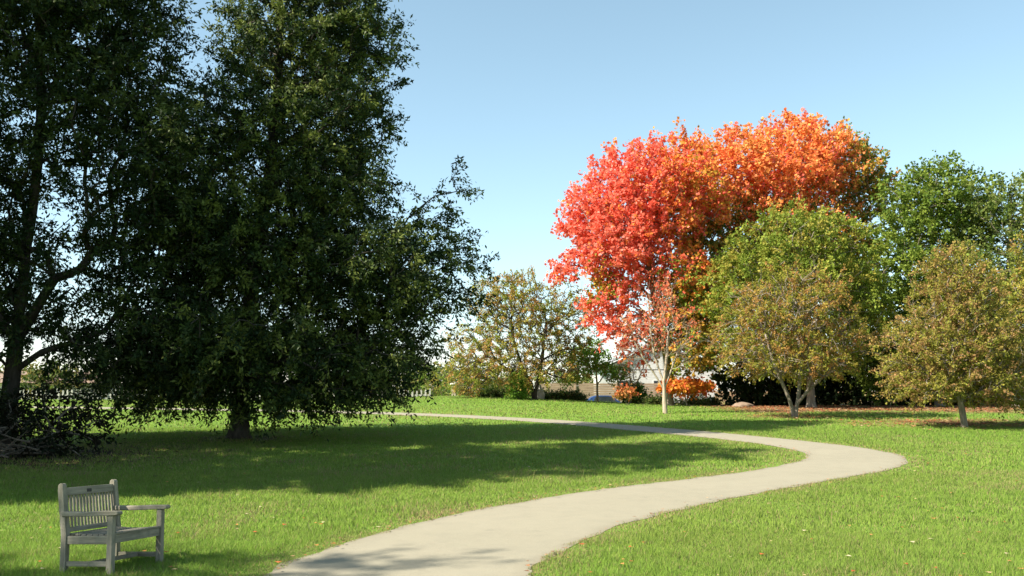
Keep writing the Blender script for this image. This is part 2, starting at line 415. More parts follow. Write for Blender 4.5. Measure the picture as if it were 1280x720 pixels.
def lobed_targets(lobes, spacing, nmax, r, shell=.5, shrink=.35):
    """points spread through a union of lumpy ellipsoids, denser towards the skin"""
    lobes = np.array(lobes, float)
    vol = np.prod(lobes[:, 3:6], 1) ** (2 / 3.); pr = vol / vol.sum(); out = np.zeros((0, 3))
    cand = []
    ph = r.random((len(lobes), 6)) * 6.28
    for _ in range(nmax * 5):
        li = r.choice(len(lobes), p=pr); v = r.normal(size=3); v /= np.linalg.norm(v)
        p_ = ph[li]; lump = 1 + .10 * math.sin(3 * v[0] + 4 * v[2] + p_[0]) + .10 * math.sin(6 * v[1] - 5 * v[2] + p_[1]) + .07 * math.sin(9 * v[0] + 8 * v[1] + p_[2])
        rad = (r.random() ** shell) * lump
        rr = np.maximum(lobes[li, 3:6] - shrink, lobes[li, 3:6] * .55)
        cand.append(lobes[li, :3] + v * rad * rr)
    cand = np.array(cand)
    # poisson thinning on a hash grid
    grid = {}; sel = []
    for p in cand:
        kx = tuple(np.floor(p / spacing).astype(int)); ok = True
        for a in (-1, 0, 1):
            for b_ in (-1, 0, 1):
                for c_ in (-1, 0, 1):
                    for q in grid.get((kx[0] + a, kx[1] + b_, kx[2] + c_), ()):
                        if (q[0] - p[0]) ** 2 + (q[1] - p[1]) ** 2 + (q[2] - p[2]) ** 2 < spacing ** 2: ok = False; break
                    if not ok: break
                if not ok: break
            if not ok: break
        if ok:
            grid.setdefault(kx, []).append(p); sel.append(p)
            if len(sel) >= nmax: break
    return np.array(sel)

def tree(name, label, loc, lobes, stems, r0, palette, group=None, cat='tree', spacing=.75, nmax=900, twigs=3, twig_len=.8, per=16,
         leaf=(.16, .07), droop=.15, bf=.35, shell=.5, bark=None, lmat=None, seed=1, twig_draw=1.0, twig_r=.007, upright=0.0, shrink=.35, fill=1.0, limb_min=.012, bare_below=None):
    r = np.random.default_rng(seed)
    root = empty(name, loc, label, cat, group=group)
    T = lobed_targets(lobes, spacing, nmax, r, shell, shrink)
    pos, par, ns = grow(T, stems, bf)
    n = len(pos)
    # pipe-model radii
    load = np.ones(n); load[:ns] = 0
    for i in range(n - 1, 0, -1):
        if par[i] >= 0: load[par[i]] += load[i]
    rad = limb_min * np.maximum(load, 1) ** .47
    base_r = rad[:ns].max(); sc = r0 / base_r
    rad = np.maximum(rad * np.where(load > 12, 1, 1), limb_min)
    big = load > 6; rad[big] = np.maximum(rad[big] * (1 + (sc - 1) * np.clip((np.log(load[big]) - 1.8) / 3.5, 0, 1)), limb_min)
    # trunk stems follow a steady taper
    for st_i in range(1, ns):
        if par[st_i] >= 0: rad[st_i] = min(rad[st_i], rad[par[st_i]] * .97)
    e = np.array([i for i in range(1, n) if par[i] >= 0]); pa = par[e]
    for i in e:
        rad[i] = min(rad[i], rad[par[i]] * .95)
    P0, P1, R0, R1 = pos[pa], pos[e], np.minimum(rad[pa], np.maximum(rad[e] * 1.25, limb_min)), rad[e]
    stem_e = e < ns
    R0[stem_e] = rad[pa][stem_e]
    ln = np.linalg.norm(P1 - P0, axis=1)
    bend = r.normal(size=P0.shape) * .07 * ln[:, None] + np.array([0, 0, .05]) * ln[:, None]
    bend[stem_e] *= .15
    PM1 = P0 * .66 + P1 * .34 + bend; PM2 = P0 * .33 + P1 * .67 + bend * .8
    A = np.vstack([P0, PM1, PM2]); B_ = np.vstack([PM1, PM2, P1])
    ra = np.r_[R0, R0 * .66 + R1 * .34, R0 * .33 + R1 * .67]; rb = np.r_[R0 * .66 + R1 * .34, R0 * .33 + R1 * .67, R1]
    thick = np.maximum(ra, rb) > .06
    Vs, Fs, off = [], [], 0
    for msk_, ns_ in ((thick, 12), (~thick, 5)):
        if msk_.any():
            v, f = tubes(A[msk_], B_[msk_], ra[msk_], rb[msk_], ns_); Vs.append(v); Fs.append(f + off); off += len(v)
    # root flare
    fl = np.array([[0, 0, -.15, r0 * 1.7], [0, 0, .06, r0 * 1.38], [0, 0, .3, r0 * 1.1], [0, 0, .55, r0 * 1.0]])
    s0 = np.array(stems[0])
    base_dir = (s0[1] - s0[0]) / max(1e-6, np.linalg.norm(s0[1] - s0[0]))
    if len(stems) == 1:
        Q = s0[0] + base_dir[None] * (fl[:, 2:3])
        v, f = tubes(Q[:-1], Q[1:], fl[:-1, 3], fl[1:, 3], 12); Vs.append(v); Fs.append(f + off); off += len(v)
    # twigs
    tip = np.arange(ns, n); pd = pos[tip] - pos[par[tip]]; pd /= np.maximum(np.linalg.norm(pd, axis=1, keepdims=True), 1e-6)
    cen = np.array([0, 0, np.mean(T[:, 2])]); outw = T.mean(0) * 0
    tp = np.repeat(pos[tip], twigs, 0); td = np.repeat(pd, twigs, 0)
    od = tp - np.array([0, 0, 1]) * 0; od[:, 2] = (tp[:, 2] - cen[2]) * .6; od /= np.maximum(np.linalg.norm(od, axis=1, keepdims=True), 1e-6)
    td = td * .5 + od * .55 + r.normal(size=tp.shape) * .62 + np.array([0, 0, upright])
    td /= np.linalg.norm(td, axis=1, keepdims=True)
    tl = twig_len * (.45 + .9 * r.random(len(tp)))
    sag = np.array([0, 0, -droop])
    def twp(u): return tp + td * (tl * u)[:, None] + sag * (tl * u * u)[:, None]
    h1 = np.full(len(tp), .5); dr = r.random(len(tp)) < twig_draw
    a0, a1, a2 = twp(h1 * 0)[dr], twp(h1)[dr], twp(h1 * 2)[dr]
    if dr.any():
        w1 = np.full(int(dr.sum()), twig_r)
        v, f = tubes(np.vstack([a0, a1]), np.vstack([a1, a2]), np.r_[w1, w1 * .7], np.r_[w1 * .7, w1 * .3], 3); Vs.append(v); Fs.append(f + off); off += len(v)
    link('trunk', np_mesh('trunk', np.vstack(Vs), np.vstack(Fs), smooth=True), bark or M_bark_grey, root)
    # leaves
    if per > 0:
        m = len(tp) * per; ti = np.repeat(np.arange(len(tp)), per)
        if fill < 1:
            clus = np.repeat(r.random(len(tip)) < fill, twigs); kk = clus[ti]; ti = ti[kk]; m = len(ti)
        if bare_below:
            kk = r.random(m) < sm(bare_below[0], bare_below[1], tp[ti][:, 2]); ti = ti[kk]; m = len(ti)
        u = (.08 + .95 * r.random(m))
        q = tp[ti] + td[ti] * (tl[ti] * u)[:, None] + sag * (tl[ti] * u * u)[:, None] + r.normal(size=(m, 3)) * (leaf[0] * .45)
        dirv = td[ti] * .55 + r.normal(size=(m, 3)) * .75 + np.array([0, 0, -.25]); dirv /= np.linalg.norm(dirv, axis=1, keepdims=True)
        nrm = r.normal(size=(m, 3)) + np.array([0, 0, .7]); side = np.cross(dirv, nrm); side /= np.maximum(np.linalg.norm(side, axis=1, keepdims=True), 1e-6)
        up = np.cross(side, dirv)
        s = (.65 + .7 * r.random(m))[:, None]
        l_, w_ = leaf[0] * s, leaf[1] * s
        V = np.stack([q, q + dirv * l_ * .5 - side * w_ * .5 + up * w_ * .12, q + dirv * l_, q + dirv * l_ * .45 + side * w_ * .5 + up * w_ * .12], 1).reshape(-1, 3)
        colr = palette(q, r, ti)
        link('crown', np_mesh('crown', V, np.arange(4 * m).reshape(m, 4), np.repeat(colr, 4, 0)), lmat or M_leaf, root)
    return root

def mixpal(*cols, var=.35):
    """leaf colours picked at random per twig and jittered per leaf"""
    C_ = np.array(cols)
    def f(q, r, ti):
        tw = r.random(ti.max() + 1)[ti]; i = np.clip((tw * len(C_) + r.normal(size=len(ti)) * .35).astype(int), 0, len(C_) - 1)
        return C_[i] * (1 - var / 2 + var * r.random((len(ti), 1)))
    return f
def gz(x, y): return (x, y, float(ground(x, y)) - .03)

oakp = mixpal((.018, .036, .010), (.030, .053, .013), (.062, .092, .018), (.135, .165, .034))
tree('oak_tree', 'tall dark green willow-leaved oak with drooping lower boughs, trunk standing mid lawn behind the bench', gz(-8.6, 29.3),
     [(0.6, 0, 2.9, 4.9, 4.9, 1.7), (3.9, .5, 3.2, 2.3, 2.0, 1.6), (3.4, -.6, 5.4, 3.5, 3.0, 1.66), (6.0, .3, 6.3, 1.27, 1.0, .89), (.6, 0, 6.3, 3.8, 3.8, 2.8),
      (1.8, 0, 9.4, 3.0, 3.2, 2.55), (1.9, 0, 12.7, 2.85, 2.85, 2.8), (.8, 0, 16.3, 2.5, 2.5, 2.8), (.5, 0, 19.2, 1.3, 1.3, 2.0),
      (-1.6, .3, 9.2, 1.9, 1.9, 2.6), (.2, 0, 12.0, 1.4, 1.5, 2.0), (3.2, -.3, 13.4, 1.4, 1.4, 1.6), (3.4, -.2, 10.2, 1.5, 1.4, 1.5), (5.4, .3, 6.9, .9, .8, .8), (6.1, .35, 7.6, .65, .5, .6), (6.7, .4, 8.3, .4, .36, .9), (7.5, .2, 5.5, .95, .4, .36), (7.0, .1, 4.6, .9, .6, .4), (4.6, -.8, 4.6, 2.6, 2.0, 1.6), (2.4, -1.2, 7.6, 2.6, 1.8, 1.6), (2.1, -.8, 1.75, 3.1, 2.6, .95), (-2.6, .3, 1.8, 2.4, 2.2, 1.0), (4.6, -.2, 11.4, .7, .6, .3)],
     [[(0, 0, 0), (.02, 0, .8), (.05, 0, 1.6), (.1, .02, 2.4), (.12, .05, 3.4), (.25, .05, 4.6), (.4, 0, 6), (.6, 0, 7.6), (.8, 0, 9.4), (.95, 0, 11.5), (.95, 0, 13.6), (.85, 0, 15.6), (.7, 0, 17.8), (.5, 0, 19.6)]],
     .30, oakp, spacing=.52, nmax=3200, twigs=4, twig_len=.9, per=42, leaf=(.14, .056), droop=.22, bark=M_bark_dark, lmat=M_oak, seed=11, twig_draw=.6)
tree('oak_tree', 'tall dark green oak at left edge, trunk rising from the brush pile', gz(-14.2, 26),
     [(2.6, .3, 10.6, 2.1, 1.8, 2.7), (.8, 0, 12, 2.7, 2.7, 2.2), (3.2, .4, 6.1, 2.2, 1.8, 2.3), (3.1, .2, 2.9, 2.5, 1.8, 1.2), (-2.5, 0, 5.9, 2.7, 2.7, 4.5), (-.6, 0, 8.0, 2.0, 2.0, 1.4),
      (-1.0, 0, 15, 3.2, 3.2, 2.6), (4.1, .5, 4.0, 1.7, 1.5, 1.6), (.1, -.5, 5.5, 1.9, 1.4, 1.2), (-.4, -.6, 3.4, 1.5, 1.2, 1.1), (1.7, -.9, 4.9, .8, .7, .5), (-.6, -1.2, 1.9, 1.2, 1.0, .8), (3.6, -.6, 8.2, 1.9, 1.6, 2.2), (1.2, -1.0, 9.4, 2.4, 1.6, 2.0), (2.2, -.4, 4.4, 1.4, 1.0, .9), (.9, .4, 3.7, 1.3, 1.0, .8), (-.2, .3, 4.6, 1.2, 1.0, .8), (4.4, .8, 5.4, 1.6, 1.6, 2.2), (1.0,.4,13.6,2.6,2,1.6), (2.6, .3, 12.6, 1.9, 1.6, 1.7)],
     [[(0, 0, 0), (.04, 0, .8), (.1, 0, 1.7), (.16, 0, 2.6), (.22, 0, 3.8), (.3, 0, 5), (.4, 0, 6.4), (.5, 0, 8), (.5, 0, 9.8), (.4, 0, 11.6), (.1, 0, 13.5), (-.4, 0, 15.6), (-.8, 0, 17.4)],
      [(.12, 0, 2.1), (.9, .05, 2.7), (1.7, .1, 2.95), (2.6, .15, 3.3)], [(.2, 0, 3.1), (.8, -.1, 4.0), (1.25, -.1, 4.8)]],
     .27, mixpal((.016, .032, .009), (.024, .044, .012), (.04, .062, .015), (.075, .10, .024)), spacing=.52, nmax=3200, twigs=4, twig_len=.9, per=42, leaf=(.14, .056), droop=.2, bark=M_bark_dark, lmat=M_oak, seed=12, twig_draw=.6)  # darker copy of the oak leaf colours: this tree's shade put into the leaves
# two oaks just outside the picture on the left: their shade falls across the lawn and the path
ST = lambda h: [[(0, 0, 0), (0, 0, h * .1), (0, 0, h * .2), (0, 0, h * .35), (0, 0, h * .5), (0, 0, h * .7), (0, 0, h * .9)]]
tree('oak_tree', 'tall broad oak beyond the left edge that shades the left dark oak', gz(-24.5, 21.5),
     [(0, 0, 8, 4.5, 5.0, 5), (0, 0, 15, 4, 4.5, 5), (0, 0, 20, 3.4, 3.6, 4), (0, 0, 23, 2, 2.2, 2.5), (.5, 0, 4, 4.5, 5, 2)],
     ST(25), .36, oakp, spacing=.95, nmax=1500, twigs=4, twig_len=1.1, per=28, leaf=(.30, .17), bark=M_bark_dark, lmat=M_oak, seed=13, twig_draw=.2)
tree('oak_tree', 'tall oak nearest the camera side beyond the left edge, shading the middle lawn', gz(-17.6, 15.6),
     [(0, 0, 7, 3.6, 4.6, 4.0), (0, 0, 12, 3.6, 4.4, 4), (0, 0, 17, 3.0, 4.0, 3.6), (0, .5, 21, 2.0, 3.0, 2.4)],
     ST(22), .34, oakp, spacing=.9, nmax=1000, twigs=4, twig_len=1.0, per=28, leaf=(.30, .17), bark=M_bark_dark, lmat=M_oak, seed=15, twig_draw=.2)
tree('oak_tree', 'smaller green oak beyond the left edge whose shade touches the near path', gz(-15.6, 4.2),
     [(0, 0, 7.5, 2.4, 1.9, 3.4), (0, 0, 10.8, 1.8, 1.6, 2.2), (0, 0, 13.0, 1.2, 1.3, 1.4)],
     ST(14), .2, oakp, spacing=.8, nmax=420, twigs=4, twig_len=.9, per=20, leaf=(.2, .08), bark=M_bark_dark, lmat=M_oak, seed=14, twig_draw=.4)

def red_pal(q, r, ti):
    n = len(q); tw = r.random(ti.max() + 1)[ti] * .7 + .3 * r.random(n)
    q = q + np.array((1.65, 0, 0)); redn = np.array((.77, .145, .085)); pink = np.array((.80, .235, .16)); org = np.array((.78, .27, .06)); grn = np.array((.19, .25, .03)); yel = np.array((.50, .30, .04))
    c = np.where((tw < .55)[:, None], redn, np.where((tw < .82)[:, None], pink, org))
    right = sm(.4, 3.2, q[:, 0] + (tw - .5) * 3.5)[:, None]; c = np.where(r.random((n, 1)) < right * .85, np.where((tw < .3)[:, None], redn, np.where((tw < .55)[:, None], yel, org)), c)
    low = sm(7.6, 5.0, q[:, 2] + (tw - .5) * 3 - .3 * q[:, 0] * 0) if False else 1 - sm(5.4, 8.8, q[:, 2] + (tw - .5) * 3)
    gr_ = low * sm(-.6, 2.0, q[:, 0]) + .8 * np.exp(-((q[:, 0] + 2.6) / 1.0) ** 2 - ((q[:, 2] - 7.0) / 1.0) ** 2)
    c = np.where((r.random(n) < gr_)[:, None], np.where((tw < .5)[:, None], grn, yel), c)
    return c * (.76 + .24 * r.random(ti.max() + 1)[ti][:, None] + .3 * r.random((n, 1)))
RL = [(.1, 0, 11.4, 4.1, 3.9, 3.6), (-1.1, -.6, 8.8, 2.8, 2.8, 2.6), (2.3, 0, 12.3, 3.1, 3.2, 3.0), (-4.0, .3, 8.0, 1.4, 1.3, .95), (2.4, -1.2, 6.6, 2.5, 2.4, 3.0), (-1.8, -1.0, 5.9, 1.9, 1.8, 1.5), (2.6, -1.2, 3.8, 2.2, 2, 2.2), (.2, -.5, 4.6, 1.8, 1.6, 1.3),
      (-1.0, -1.2, 4.2, 1.5, 1.2, .9), (.4, -1, 3.2, 1.3, 1, .8), (-3.0, 0, 12.2, 1.3, 1.3, 1.2), (-1.4, 0, 14.3, 1.3, 1.3, 1.1), (.7, .2, 15.0, 1.2, 1.2, 1.0), (2.7, 0, 15.1, 1.5, 1.3, 1.2), (-3.5, -.2, 10.5, 1.1, 1.2, .9), (-3.9, .2, 9.0, .7, .8, .5)]
tree('maple_tree', 'big scarlet red maple, leftmost of the two tall autumn maples', gz(9.15, 54), [(l[0] - 1.65,) + l[1:] for l in RL],
     [[(0, 0, 0), (0, 0, 1.5), (-.1, 0, 3), (-.3, 0, 4.5), (-.7, 0, 6), (-1.0, 0, 8), (-1.2, 0, 10), (-1.3, 0, 12)]], .26, red_pal, spacing=.58, nmax=1700, twigs=3, twig_len=.85, per=22, leaf=(.19, .155), upright=.3, droop=.0, seed=21, twig_draw=.6, group='tall autumn maples', fill=.93)
def org_pal(q, r, ti):
    n = len(q); tw = r.random(ti.max() + 1)[ti] * .7 + .3 * r.random(n)
    org = np.array((.78, .25, .08)); org2 = np.array((.76, .32, .08)); redn = np.array((.76, .17, .11)); grn = np.array((.12, .18, .03)); yel = np.array((.44, .30, .045))
    c = np.where((tw < .45)[:, None], org, np.where((tw < .75)[:, None], org2, redn))
    rt = sm(2.6, 5.0, q[:, 0] + (tw - .5) * 2.5); low = 1 - sm(10.2, 13.8, q[:, 2] + (tw - .5) * 3)
    g_ = np.maximum(rt * .9, low * .85)
    c = np.where((r.random(n) < g_)[:, None], np.where((tw < .55)[:, None], grn, yel), c)
    return c * (.76 + .24 * r.random(ti.max() + 1)[ti][:, None] + .3 * r.random((n, 1)))
tree('maple_tree', 'tallest orange maple, green on its shaded right, behind the round yellow green tree', gz(17.4, 58),
     [(-5.1, 0, 15.7, 1.7, 1.6, 1.3), (-2.5, 0, 16.8, 1.5, 1.5, 1.1), (1.2, 0, 17.7, 1.5, 1.5, 1.0), (3.6, 0, 16.9, 1.3, 1.4, 1.1), (5.6, 0, 15.2, .9, 1.2, 1.0), (-5.0, -1, 3.4, 2.0, 1.6, 1.8), (-.7, 0, 14.6, 4.3, 4.1, 3.3), (2.7, 0, 14.9, 3.4, 3.4, 2.9), (-4.1, -.3, 13.1, 2.9, 2.9, 3.0), (4.9, 0, 13.8, 1.9, 2.2, 2.9), (-4.9, -.8, 9.2, 2.4, 2.4, 3.5), (0, 0, 10, 4.5, 4, 3), (3.5, 0, 9, 2.5, 3, 4), (-5.4, -.5, 5.6, 2.2, 2, 2.6)],
     [[(0, 0, 0), (0, 0, 2), (0, 0, 4), (0, 0, 6), (0, 0, 8), (0, 0, 10), (.1, 0, 12), (.2, 0, 14.5)]], .32, org_pal, spacing=.62, nmax=1900, twigs=3, twig_len=.85, per=23, leaf=(.20, .16), upright=.3, droop=.0, seed=22, twig_draw=.6, group='tall autumn maples')
tree('round_tree', 'dense round yellow green tree in front of the orange maple', gz(15.8, 49),
     [(-.5, 0, 7.8, 4.1, 3.6, 3.0), (-3.1, -.2, 5.7, 2.7, 2.7, 2.5), (2.2, 0, 5.3, 2.1, 2.5, 3.3), (-.8, 0, 3.8, 3.4, 3.2, 2.4), (2.9, .3, 5.6, 1.5, 1.8, 3.0)],
     [[(0, 0, 0), (0, 0, 1), (0, 0, 2), (0, 0, 3.2), (-.1, 0, 4.5), (-.2, 0, 6)]], .22, mixpal((.155, .21, .027), (.21, .27, .036), (.27, .30, .042), (.33, .29, .05)), spacing=.58, nmax=1250, twigs=3, twig_len=.65, per=26, leaf=(.17, .10), upright=.1, seed=23, twig_draw=.3)
tree('green_tree', 'tall leafy green tree to the right of the orange maple', gz(24, 52),
     [(.1, 0, 11.0, 2.9, 2.8, 3.4), (1.8, 0, 11.1, 2.2, 2.2, 2.7), (-.9, -.3, 8.1, 2.6, 2.6, 3.4), (-2.4, 0, 7.4, 1.4, 1.6, 2.5), (.5, 0, 4.9, 3.6, 3.2, 3.6), (-2.9, .8, 5.0, 1.6, 1.8, 4.0), (-2.6, .6, 2.6, 1.8, 1.8, 2.2)],
     [[(0, 0, 0), (0, 0, 2), (0, 0, 4), (0, 0, 6), (0, 0, 8), (.1, 0, 10.5)]], .25, mixpal((.105, .165, .025), (.15, .215, .03), (.21, .27, .04)), spacing=.6, nmax=1500, twigs=3, twig_len=.75, per=24, leaf=(.19, .13), upright=.1, seed=24, twig_draw=.2)
tree('green_tree', 'feathery olive green tree at the far right behind the pinkish brown one', gz(27.2, 50),
     [(-.7, 0, 9.9, 2.0, 2.0, 2.5), (1.6, 0, 10.3, 2.3, 2.3, 2.6), (0, 0, 6.9, 2.6, 2.6, 3.0), (2.6, 0, 7, 2.2, 2, 3)],
     [[(0, 0, 0), (0, 0, 2), (0, 0, 4), (0, 0, 6), (.1, 0, 8), (.3, 0, 10)]], .22, mixpal((.10, .15, .03), (.15, .19, .04), (.19, .22, .055)), spacing=.62, nmax=1000, twigs=3, twig_len=.85, per=24, leaf=(.20, .095), upright=.3, seed=25, twig_draw=.2)
olive = mixpal((.22, .23, .035), (.28, .27, .04), (.34, .28, .05), (.38, .25, .055), (.38, .2, .06))
tree('small_tree', 'olive and rust multi-stemmed tree with forked grey trunk, before the round yellow green tree', gz(12.17, 40),
     [(-.1, 0, 4.6, 2.6, 2.4, 2.0), (-1.8, -.2, 3.3, 1.8, 1.7, 1.6), (1.9, .1, 3.5, 1.5, 1.5, 1.6), (-.2, 0, 2.6, 3.0, 2.4, 1.1)],
     [[(0, 0, 0), (-.08, 0, .4), (-.25, -.05, .9), (-.55, -.1, 1.6), (-.85, -.15, 2.4), (-1.1, -.2, 3.2)], [(.06, .02, .35), (.22, .1, .9), (.32, .2, 1.6), (.38, .25, 2.4), (.4, .3, 3.4)], [(.15, .05, .6), (.6, -.1, 1.2), (1.2, -.2, 1.75), (1.8, -.2, 2.3)]],
     .13, olive, spacing=.42, nmax=850, twigs=3, twig_len=.55, per=24, leaf=(.105, .062), upright=.15, seed=26, twig_draw=1, twig_r=.009, shrink=.2, fill=.74, lmat=M_soft)
rust = mixpal((.24, .24, .04), (.31, .27, .05), (.35, .25, .07), (.38, .22, .09), (.26, .25, .045))
tree('small_tree', 'pointed pinkish brown thinning tree with short pale trunk at right', gz(16.56, 34),
     [(.1, 0, 5.6, .8, .8, 1.3), (0, 0, 4.7, 1.6, 1.6, 1.85), (-.3, 0, 3.1, 2.4, 2.3, 1.7), (-1.5, -.1, 2.0, 1.4, 1.3, 1.15), (1.3, 0, 2.3, 1.4, 1.4, 1.5), (-.2, 0, 1.7, 2.4, 2.0, .8), (1.2, -.2, 1.25, 1.6, 1.2, .55), (-1.4, -.2, 1.3, 1.3, 1.0, .5)],
     [[(0, 0, 0), (-.05, 0, .4), (-.1, 0, .8), (-.12, 0, 1.3), (-.1, 0, 1.9), (-.08, 0, 2.6), (-.05, 0, 3.4), (0, 0, 4.4), (0, 0, 5.4)], [(-.12, 0, 1.0), (-.45, -.1, 1.8), (-.7, -.1, 2.6)]],
     .12, rust, spacing=.33, nmax=1300, twigs=3, twig_len=.5, per=24, leaf=(.095, .055), upright=.6, seed=27, twig_draw=1, twig_r=.006, shrink=.15, fill=.93, limb_min=.008, lmat=M_soft)
tree('small_tree', 'yellow olive tree cut by the right edge of the view', gz(20.6, 36),
     [(.1, 0, 4.2, 1.7, 1.8, 3.2), (-.9, -.1, 1.9, 1.2, 1.2, 1.4), (2, 0, 3.5, 1.7, 1.7, 2.5)],
     [[(0, 0, 0), (0, 0, .8), (0, 0, 1.6), (0, 0, 2.6), (0, 0, 3.8), (.1, 0, 5)]], .14, mixpal((.2, .24, .035), (.28, .29, .045), (.36, .3, .055), (.34, .22, .06)), spacing=.38, nmax=900, twigs=3, twig_len=.55, per=20, leaf=(.12, .07), upright=.2, seed=28, twig_draw=.6)
tree('small_tree', 'wide russet and olive see-through tree left of the scarlet maple', gz(1.41, 58),
     [(-.9, 0, 4.7, 3.7, 3.2, 3.3), (-3.0, 0, 3.1, 2.5, 2.4, 2.2), (1.8, 0, 4.9, 2.2, 2.2, 2.7), (-.9, 0, 1.9, 4.3, 3.2, 1.2), (-4.0, 0, 1.7, 2.0, 2.0, 1.5), (-1.5, 0, 6.0, 3.0, 2.6, 2.2)],
     [[(0, 0, 0), (-.1, 0, .6), (-.4, 0, 1.3), (-.8, 0, 2.2), (-1.2, 0, 3.3), (-1.4, 0, 4.4)], [(.05, 0, .5), (.3, 0, 1.4), (.5, 0, 2.5), (.6, 0, 4)], [(-.1, .1, .7), (-1.1, .2, 1.5), (-2.1, .2, 2.2)]],
     .17, mixpal((.21, .26, .035), (.29, .29, .045), (.38, .26, .06), (.42, .22, .07), (.33, .29, .05)), spacing=.52, nmax=1150, twigs=3, twig_len=.65, per=24, leaf=(.125, .075), upright=.2, seed=29, twig_draw=.9, twig_r=.010, shrink=.25, fill=.74, bark=M_bark_dark)
tree('small_tree', 'little fresh green tree with thin whitish trunk before the wooden fence', gz(5.62, 61),
     [(-.6, 0, 2.9, 1.8, 1.6, 1.4), (1.1, 0, 2.0, 1.2, 1.2, .9), (-1.4, 0, 1.6, .8, .8, .5)],
     [[(0, 0, 0), (0, 0, .6), (0, 0, 1.2), (-.05, 0, 2.0), (-.1, 0, 2.8)]], .07, mixpal((.16, .3, .035), (.22, .36, .05), (.27, .26, .06)), spacing=.42, nmax=300, twigs=3, twig_len=.5, per=20, leaf=(.16, .10), seed=30, twig_draw=.5, bark=M_bark_pale)
tree('small_tree', 'nearly leafless grey brown sapling between the fresh green tree and the bare pale tree', gz(7.7, 60),
     [(-.1, 0, 2.3, 1.3, 1.3, 1.7)], [[(0, 0, 0), (0, 0, .6), (0, 0, 1.2), (-.05, 0, 2.0), (-.1, 0, 3.0)], [(0, 0, .8), (.5, 0, 1.6), (.8, 0, 2.3)]], .09,
     mixpal((.25, .2, .08), (.3, .2, .12)), spacing=.42, nmax=130, twigs=4, twig_len=.6, per=3, leaf=(.12, .06), seed=31, twig_draw=1, twig_r=.01, upright=.3)
tree('small_tree', 'slender bare tree with pale trunk and few pink leaves before the scarlet maple', gz(7.1, 43),
     [(-.1, 0, 4.3, 1.05, 1.0, 2.3), (-1.35, 0, 3.6, .95, .9, 1.3), (.9, 0, 3.3, .9, .9, 1.5)],
     [[(0, 0, 0), (.0, 0, .6), (-.02, 0, 1.2), (-.06, 0, 1.8), (-.1, 0, 2.6), (-.1, 0, 3.6), (-.05, 0, 4.8)], [(-.02, 0, 1.1), (-.5, 0, 1.9), (-1.0, -.1, 2.6), (-1.4, -.1, 3.4)], [(0, 0, 1.25), (.35, .05, 2.1), (.7, .1, 3.0)], [(-.04, 0, 1.5), (.12, .1, 2.6), (.25, .2, 3.8)], [(-.03, 0, 1.4), (-.45, .1, 2.7), (-.6, .2, 4.0)]],
     .125, mixpal((.78, .13, .07), (.8, .19, .09), (.78, .26, .12), (.6, .36, .16)), spacing=.34, nmax=380, twigs=3, twig_len=.7, per=10, leaf=(.11, .065), upright=.95, seed=32, twig_draw=1, twig_r=.0055, bf=.5, bark=M_bark_pale, fill=.75, shrink=.25, limb_min=.007, bare_below=(2.6, 4.4))

# ------------------------------------------------------------------ shrubs
def shrub(name, label, x, y, rx, ry, rz, pal, leaf=(.14, .08), n=110, per=14, seed=1, cat='shrub', group=None, zc=.75, tl=.4):
    return tree(name, label, gz(x, y), [(0, 0, rz * zc, rx, ry, rz)], [[(0, 0, 0), (0, 0, .15 * rz), (0, 0, .3 * rz)], [(0, 0, .05), (.3 * rx, 0, .4 * rz)], [(0, 0, .05), (-.3 * rx, 0, .4 * rz)]],
                .04, pal, cat=cat, group=group, spacing=max(.16, (rx * rz) ** .5 * .27), nmax=n, twigs=3, twig_len=tl, per=per, leaf=leaf, seed=seed, twig_draw=.5, shrink=.12)
shade_pal = mixpal((.02, .035, .012), (.03, .05, .014), (.045, .06, .02))  # near-black leaf colours stand in for deep shade under the right-hand trees
hedge_lbl = ['dark undergrowth shrub left of the forked olive tree', 'dark undergrowth shrub directly behind the forked olive tree', 'dark undergrowth shrub between the olive and the pinkish brown trees',
             'dark undergrowth shrub just left of the pinkish brown tree', 'dark undergrowth shrub behind the pinkish brown tree', 'dark undergrowth shrub at the far right behind the yellow olive tree']
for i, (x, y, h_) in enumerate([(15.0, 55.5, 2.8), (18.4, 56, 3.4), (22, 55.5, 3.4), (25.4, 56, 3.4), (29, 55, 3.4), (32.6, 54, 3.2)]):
    shrub('shrub', hedge_lbl[i], x, y, 2.3, 1.6, h_ * .62, shade_pal, (.3, .18), 150, 20, 40 + i, group='dark undergrowth behind the right-hand trees', tl=.7)
shrub('shrub', 'low orange maple bush glowing above the leaf litter, right of the bare pale tree', 9.9, 52.5, 1.3, .8, .28, mixpal((.66, .2, .03), (.62, .28, .04), (.6, .13, .04)), (.17, .14), 100, 16, 50, zc=4.2)
shrub('shrub', 'low reddish maple bush left of the bare pale tree', 6.7, 54.6, .5, .45, .2, mixpal((.6, .16, .06), (.5, .2, .06), (.3, .18, .05)), (.17, .13), 60, 10, 51, zc=3.8)
shrub('shrub', 'bright green upright shrub under the russet see-through tree', .35, 57.2, .55, .5, .85, mixpal((.14, .27, .03), (.2, .33, .045)), (.16, .09), 70, 14, 52)
shrub('shrub', 'broad-leaved green shrub beside the leafless sapling', 8.05, 60.6, .6, .6, .8, mixpal((.07, .14, .025), (.12, .2, .04)), (.24, .13), 70, 10, 53)
gcp = mixpal((.06, .10, .02), (.09, .13, .03), (.14, .14, .045))
